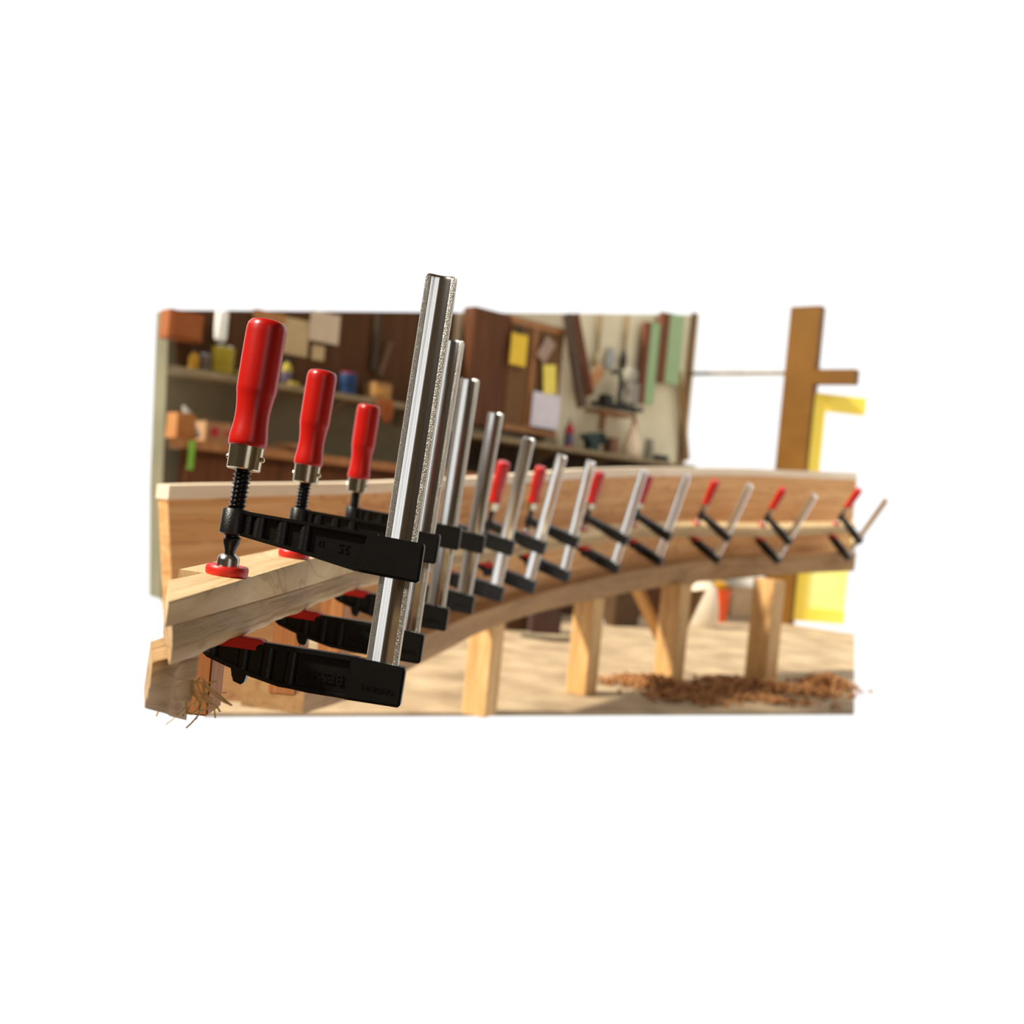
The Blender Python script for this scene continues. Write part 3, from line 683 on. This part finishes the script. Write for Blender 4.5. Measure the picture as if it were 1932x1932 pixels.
bar_on_wall('wooden_stick', (716, 708), (737, 645), .06, .03, .02, flat('stick', (100, 76, 52), .8), 'short tilted stick standing behind the tan cardboard box', 'stick')
# things on the bench
carton('wooden_crate', 335, 868, .45, KZ, (.09, .12, .12), flat('crate_wood', (164, 110, 58), .8), 'orange wooden crate on the bench at the left edge', 'crate', flap=False)
carton('cardboard_box', 412, 830, .32, KZ+.001, (.21, .15, .10), flat('printed_cardboard', (164, 128, 90), .8), 'cardboard box with red print on the bench behind the nearest ferrule', mark=crim)
bm = bmesh.new(); lathe(bm, [(0, 0), (.018, 0), (.018, .13), (.012, .14), (.008, .16), (0, .16)], 18)
o = obj('spray_tube', bm, flat('pale_grey_plastic', (176, 172, 160), .5)); o.location = spot(372, 838, .42, KZ+.02); o.rotation_euler = (0, -.55, AW); tag(o, 'pale grey tube leaning on the bench left of the printed cardboard box', 'tube')
bm = bmesh.new(); box(bm, (0, 0, -.06), (.03, .008, .13), None, .003); o = place(obj('green_strap', bm, greenc), spot(360, 868, .62, KZ-.01)); tag(o, 'bright green strap hanging over the front of the bench', 'strap')
for k, (px, py, L_, rz, lb) in enumerate([(520, 845, .22, .3, 'long brown offcut lying on the bench right of the nearest ferrule'), (545, 842, .15, -.5, 'short brown offcut crossing the long offcut on the bench')]):
    bm = bmesh.new(); box(bm, (0, 0, .012), (L_, .05, .024), None, .002); o = place(obj('wood_offcut', bm, flat('offcut', (132, 98, 66), .8)), spot(px, py, .35, KZ+.0245*k), AW+rz); tag(o, lb, 'offcut')
# brown cabinet with pinned notes
s0 = LW(1058, 700, .14)[0]; s1 = LW(886, 700, .14)[0]; zc0 = 1.10; zc1 = LW(940, 588, .14)[1]
cab = bpy.data.objects.new('wall_cabinet', None); C.objects.link(cab); p = CORN+WL*((s0+s1)/2); place(cab, (p.x, p.y, zc0)); tag(cab, 'tall brown wall cabinet whose door carries yellow notes', 'cabinet')
Wc = s1-s0; Hc = zc1-zc0; xm = Wc/2-(LW(955, 700, .14)[0]-s0)
bm = bmesh.new(); box(bm, (0, -.08, Hc/2), (Wc, .11, Hc), None, .003); obj('cabinet_body', bm, M['cabinet'], cab)
bm = bmesh.new(); box(bm, ((xm-Wc/2)/2, -.142, Hc/2), (Wc/2+xm-.01, .012, Hc-.02), None, .002); obj('door', bm, M['cabinet'], cab)
bm = bmesh.new(); box(bm, ((xm+Wc/2)/2, -.142, Hc/2), (Wc/2-xm-.01, .012, Hc-.02), None, .002); pb = obj('pinboard', bm, M['cork'], cab)
xq = Wc/2-(LW(1003, 700, .15)[0]-s0)
for nm, c_, s_ in (('frame_strip', ((xm+Wc/2)/2, -.154, .02), (Wc/2-xm, .014, .035)), ('frame_strip', ((xm+Wc/2)/2, -.154, Hc-.03), (Wc/2-xm, .014, .045)), ('frame_strip', (xq, -.154, Hc/2), (.035, .012, Hc-.06))):
    bm = bmesh.new(); box(bm, c_, s_, None, .002); obj(nm, bm, M['frame_wood'], pb)
sheet('note_pad', 963, 630, 994, 690, .178, noteY, 'yellow notepad hanging from a black clip on the cabinet', 'note')
bm = bmesh.new(); box(bm, (0, 0, 0), (.035, .012, .03), None, .003); tube(bm, (-.012, 0, .015), (0, -.002, .045), .003); tube(bm, (.012, 0, .015), (0, -.002, .045), .003)
o = place(obj('binder_clip', bm, darkc), spot(980, 624, .187)); tag(o, 'black clip holding the yellow notepad', 'clip')
sheet('pinned_card', 1020, 636, 1040, 684, .178, flat('pinkish_card', (158, 134, 116), .9), 'tilted greyish card on the cabinet between the yellow notes', 'card', tilt=.55)
sheet('yellow_note', 1025, 688, 1049, 744, .180, noteY2, 'lemon yellow note strip above the white paper', 'note', tilt=-.14)
sheet('white_paper', 1003, 742, 1056, 808, .180, whitep, 'white paper sheet at the lower right of the cabinet')
# leaning planks, hanging tools, shutters on the cream wall
bar_on_wall('leaning_plank', (1098, 768), (1070, 592), .20, .07, .03, flat('grey_brown_wood', (84, 66, 50), .8), 'dark grey-brown plank leaning right of the cabinet, nearer the cabinet', 'plank')
bar_on_wall('leaning_plank', (1113, 745), (1084, 592), .12, .06, .03, flat('chestnut_wood', (100, 58, 32), .8), 'chestnut plank leaning right of the cabinet, nearer the cream wall', 'plank')
def hung(name, p0, p1, headsize, mat, hm, label):
    a = spot(*p0, .03); b = spot(*p1, .03); o = bpy.data.objects.new(name, None); C.objects.link(o); place(o, b); tag(o, label, 'hand tool'); d = (a-b).length
    bm = bmesh.new(); box(bm, (0, 0, d/2), (.026, .016, d), None, .004); obj('handle', bm, mat, o)
    bm = bmesh.new(); lathe(bm, [(0, -headsize[1]), (headsize[0]*.6, -headsize[1]*.9), (headsize[0], -headsize[1]*.5), (headsize[0]*.7, -.02), (.01, .02), (0, .02)], 20); obj('head', bm, hm, o)
hb = flat('handle_wood', (158, 132, 90), .8)
hung('hanging_brush', (1130, 592), (1127, 668), (.030, .09), hb, flat('pale_bristles', (186, 172, 134), .9), 'pale long-handled brush hanging on the cream wall')
hung('hanging_chisel', (1180, 592), (1178, 665), (.026, .13), hb, flat('dark_steel', (62, 58, 46), .5), 'long-handled tool with a dark oval head above the power tool')
bm = bmesh.new(); prism(bm, [(-.05, 0), (.02, -.03), (.05, .05), (.03, .12), (-.02, .13)], -.004, .004, .001)
o = place(obj('scraper_blade', bm, flat('blue_grey_steel', (160, 158, 148), .4)), spot(1150, 690, .03)); tag(o, 'blue-grey steel blade hanging between the two long-handled tools', 'blade')
tool = bpy.data.objects.new('power_tool', None); C.objects.link(tool); place(tool, spot(1168, 772, .16)); tag(tool, 'grey power tool with a black loop handle mounted on the cream wall', 'power tool')
bm = bmesh.new(); box(bm, (.075, 0, .12), (.15, .12, .20), None, .03); lathe(bm, [(.05, 0), (.055, .06), (.04, .09), (0, .09)], 20, Matrix.Translation((.08, 0, .20))); obj('motor_body', bm, greyt, tool)
bm = bmesh.new(); pipe(bm, [(-.10, 0, .235), (-.06, 0, .255), (-.02, 0, .24), (-.005, 0, .18), (-.005, 0, .10), (-.01, 0, .03)], .016, 12); obj('loop_handle', bm, blacks, tool)
bm = bmesh.new(); box(bm, (-.02, 0, .012), (.40, .14, .028), None, .008); box(bm, (-.14, 0, .05), (.10, .08, .06), None, .015); obj('base_plate', bm, blacks, tool)
bm = bmesh.new(); box(bm, (0, .07, -.03), (.36, .16, .02), None, .003); box(bm, (0, .14, -.09), (.03, .02, .12)); obj('mounting_bracket', bm, M['frame_wood'], tool)
bm = bmesh.new(); prism(bm, [(-.09, -.10), (-.06, -.13), (.10, .07), (.05, .13), (-.02, .05), (-.10, .0)], -.012, .012, .003)
o = place(obj('plywood_template', bm, flat('template_wood', (178, 128, 84), .8)), spot(1118, 722, .10)); tag(o, 'orange-brown plywood template between the leaning planks and power tool', 'template')
def shutter(px0, py0, px1, py1, ptop, off, gw, label):
    sA, sB, z0, z1 = wallrect('L', px0, py0, px1, py1, off); o = bpy.data.objects.new('green_board', None); C.objects.link(o); p = CORN+WL*((sA+sB)/2); place(o, (p.x, p.y, z0)); tag(o, label, 'board')
    w_ = sB-sA; h = z1-z0; bm = bmesh.new(); box(bm, (w_*.18, -off, h/2), (w_*.64, .03, h), None, .003); obj('green_face', bm, greenb, o)
    bm = bmesh.new(); box(bm, (-w_*.33, -off-.004, h/2-.01), (w_*.34, .04, h), None, .003); obj('brown_edge', bm, redbr, o)
shutter(1208, 606, 1238, 762, 0, .05, 0, 'narrower mint green board with brown edge, beside the power tool')
shutter(1240, 590, 1284, 724, 0, .05, 0, 'wider mint green board with brown edge beside the ochre window post')
bar_on_wall('leaning_lath', (1296, 868), (1281, 700), .05, .05, .02, flat('lath_wood', (142, 108, 62), .8), 'brown lath leaning in the corner next to the window post', 'lath')
# things on the tool shelf
bottle('paint_bottle', 1074, 815, .14, BZ, .030, .20, crim, flat('clear_cap', (170, 160, 150)), 'crimson and violet bottle on the shelf just right of the white paper', violet)
vise = bpy.data.objects.new('bench_vise', None); C.objects.link(vise); place(vise, spot(1116, 845, .15, BZ)); tag(vise, 'small dark green vise on the tool shelf under the power tool', 'vise')
bm = bmesh.new(); prism(bm, [(-.05, 0), (.05, 0), (.03, .05), (.05, .10), (.05, .13), (0, .13), (-.08, .11), (-.10, .09), (-.03, .06)], -.035, .035, .006); obj('vise_body', bm, terr, vise)
bm = bmesh.new(); box(bm, (.085, 0, .10), (.025, .07, .08), None, .005); tube(bm, (.02, 0, .08), (.13, 0, .08), .010); obj('moving_jaw', bm, terr, vise)
bm = bmesh.new(); tube(bm, (.13, -.05, .08), (.13, .05, .08), .005); obj('vise_handle', bm, blacks, vise)
carton('brown_box', 1152, 845, .14, BZ, (.08, .08, .11), flat('brown_card', (128, 92, 66), .8), 'small brown box between the vise and the pale jug', flap=True)
jug = bpy.data.objects.new('plastic_jug', None); C.objects.link(jug); place(jug, spot(1190, 855, .15, BZ)); tag(jug, 'pale teardrop-shaped jug on the tool shelf', 'jug')
bm = bmesh.new(); lathe(bm, [(0, 0), (.055, 0), (.064, .02), (.066, .06), (.055, .12), (.034, .18), (.016, .22), (.014, .235), (0, .235)], 26); obj('jug_body', bm, flat('peach_plastic', (232, 206, 172), .5), jug)
bm = bmesh.new(); lathe(bm, [(0, .235), (.017, .235), (.015, .255), (0, .255)], 20); obj('jug_cap', bm, crim, jug)
bm = bmesh.new(); pipe(bm, [(.02, .03, .33), (.045, .03, .26), (.078, .03, .17), (.088, .03, .08), (.080, .03, 0.012)], .011, 8); o = place(obj('wooden_hoop', bm, flat('hoop_wood', (160, 112, 62), .7)), spot(1190, 855, .15, BZ)); tag(o, 'bent brown wooden hoop standing right of the pale jug', 'hoop')
can('glass_jar', 1224, 855, .12, BZ, .034, .15, flat('dusty_glass', (150, 140, 116), .3), 'dusty grey jar on the tool shelf right of the hoop', 'jar')
carton('dark_box', 1246, 862, .14, BZ, (.10, .08, .05), flat('navy_card', (60, 62, 62), .7), 'dark blue-grey box at the right end of the tool shelf', flap=False)
carton('scrap_box', 1030, 835, .14, BZ, (.12, .10, .05), flat('scrap_card', (120, 104, 76), .8), 'flat grey-brown carton on the shelf below the white paper', flap=False)
can('mustard_jar', 1088, 878, .30, KZ, .030, .07, flat('mustard', (176, 140, 80)), 'small mustard jar on the bench under the tool shelf', 'jar')
# ------------------------------------------------------------------ things on the floor beyond the beam
def floorpt(px, py): return Pz(px, py, 0)
def fbox(name, px, py, size, mat, label, cat, rz=.5, extra=None):
    p = floorpt(px, py); o = bpy.data.objects.new(name, None); C.objects.link(o); o.location = p; o.rotation_euler = (0, 0, rz); tag(o, label, cat)
    a, b, c = size; bm = bmesh.new(); box(bm, (0, b/2, c/2), (a, b, c), None, .006); obj('body', bm, mat, o)
    bm = bmesh.new(); box(bm, (0, b/2, c+.006), (a*1.02, b*1.02, .012), None, .003); obj('lid', bm, extra or mat, o); return o
bk = bpy.data.objects.new('bucket', None); C.objects.link(bk); bk.location = floorpt(1352, 1172); tag(bk, 'orange bucket on the floor between the third and fourth legs', 'bucket')
bm = bmesh.new(); lathe(bm, [(0, .004), (.058, 0), (.074, .20), (.079, .205), (.079, .215), (.072, .215), (.056, .01), (0, .012)], 28); obj('bucket_body', bm, orangeR, bk)
bm = bmesh.new(); lathe(bm, [(0, 0), (.045, 0), (.055, .06), (.03, .075), (0, .078)], 20, Matrix.Translation((0, 0, .19))); obj('bucket_contents', bm, amber, bk)
bm = bmesh.new(); pipe(bm, [(.077*math.cos(a_), .02*math.sin(a_)-.03, .21-.06*math.sin(a_)) for a_ in [math.pi*k/10 for k in range(11)]], .003, 8); obj('bucket_handle', bm, M['zinc'], bk)
fbox('storage_box', 1402, 1166, (.19, .2, .20), flat('beige_carton', (206, 178, 140), .8), 'beige carton on the floor right of the orange bucket', 'box', .1)
sk = bpy.data.objects.new('sack', None); C.objects.link(sk); sk.location = floorpt(1322, 1182); tag(sk, 'whitish sack on the floor left of the orange bucket', 'sack')
bm = bmesh.new(); lathe(bm, [(0, 0), (.08, 0), (.10, .05), (.10, .15), (.08, .24), (.04, .29), (.05, .32), (0, .32)], 24)
for v in bm.verts: v.co.x *= 1+.08*math.sin(v.co.z*40); v.co.y *= .7
obj('sack_body', bm, flat('white_fabric', (222, 208, 184), .9), sk)
fbox('tool_chest', 1182, 1182, (.22, .2, .24), flat('dark_chest', (84, 62, 38), .8), 'dark chest on the floor behind the brace plank', 'chest', .75, extra=flat('green_lid', (40, 56, 26)))
bm = bmesh.new(); tube(bm, (0, 0, 0), (.02, .03, .30), .03, None, 20); o = obj('grey_pipe', bm, flat('grey_pvc', (180, 172, 160), .5)); o.location = floorpt(1143, 1178); tag(o, 'pale grey pipe standing on the floor right of the second leg', 'pipe')
fbox('floor_crate', 1030, 1196, (.16, .18, .14), flat('plum_crate', (78, 58, 52), .8), 'dark plum crate on the floor left of the second leg', 'crate', .3)
fbox('low_box', 980, 1190, (.16, .14, .07), flat('dark_low', (86, 64, 40), .8), 'low dark box on the floor right of the nearest leg', 'box', .5)
bm = bmesh.new(); pipe(bm, [(-.12, 0, .012), (-.05, -.04, .012), (.04, -.05, .012), (.12, -.01, .012), (.16, .05, .012)], .011, 8); o = obj('hose', bm, flat('grey_hose', (104, 96, 78))); o.location = floorpt(1030, 1206); tag(o, 'short grey hose lying in front of the plum crate', 'hose')
# knee bracket of the third leg
p = P(1290, 1108, 4.36); bm = bmesh.new(); prism(bm, [(0, 0), (.10, .02), (.07, -.06), (.03, -.17), (0, -.19)], -.03, .03, .003)
o = obj('knee_bracket', bm, M['beam']); o.location = (p.x-.01, p.y, p.z-.02); o.rotation_euler = (0, 0, -math.radians(20)); tag(o, 'triangular timber bracket at the top right of the third leg', 'bracket')
# shavings heap: nobody could count these
bm = bmesh.new(); uvl = bm.loops.layers.uv.verify()
def curl(c, r, w_, ax, turns, col=0):
    n_ = 7; q = Matrix.Rotation(ax[0], 3, 'Z') @ Matrix.Rotation(ax[1], 3, 'X'); pr_ = None
    for k in range(n_+1):
        a_ = turns*2*math.pi*k/n_; p0 = c+q @ Vector((r*math.cos(a_), -w_/2, r*math.sin(a_))); p1 = c+q @ Vector((r*math.cos(a_)*.9, w_/2, r*math.sin(a_)*.9)); v = (bm.verts.new(p0), bm.verts.new(p1))
        if pr_: bm.faces.new((pr_[0], pr_[1], v[1], v[0]))
        pr_ = v
for (px, py, wx, wy, hh, num) in [(1225, 1296, .17, .07, .04, 420), (1330, 1306, .20, .06, .02, 300), (1450, 1303, .20, .07, .03, 420), (1560, 1296, .09, .09, .05, 380), (1395, 1290, .15, .05, .02, 180), (1510, 1308, .14, .06, .02, 240), (1290, 1322, .16, .06, .008, 160), (1440, 1324, .20, .05, .008, 180)]:
    c0 = floorpt(px, py)
    for k in range(num):
        gx, gy = random.gauss(0, wx*.6), random.gauss(0, wy*.7); hz_ = hh*math.exp(-(gx/wx)**2-(gy/wy)**2)
        curl(c0+Vector((gx, gy, .008+random.random()*hz_)), random.uniform(.005, .013), random.uniform(.006, .014), (random.uniform(0, 6.3), random.uniform(-1, 1)), random.uniform(.4, 1.0))
o = obj('wood_shavings', bm, flat('brown_shavings', (178, 126, 78), .8)); o['kind'] = 'stuff'; tag(o, 'brown wood shavings heaped on the floor in front of the far legs', 'wood shavings')
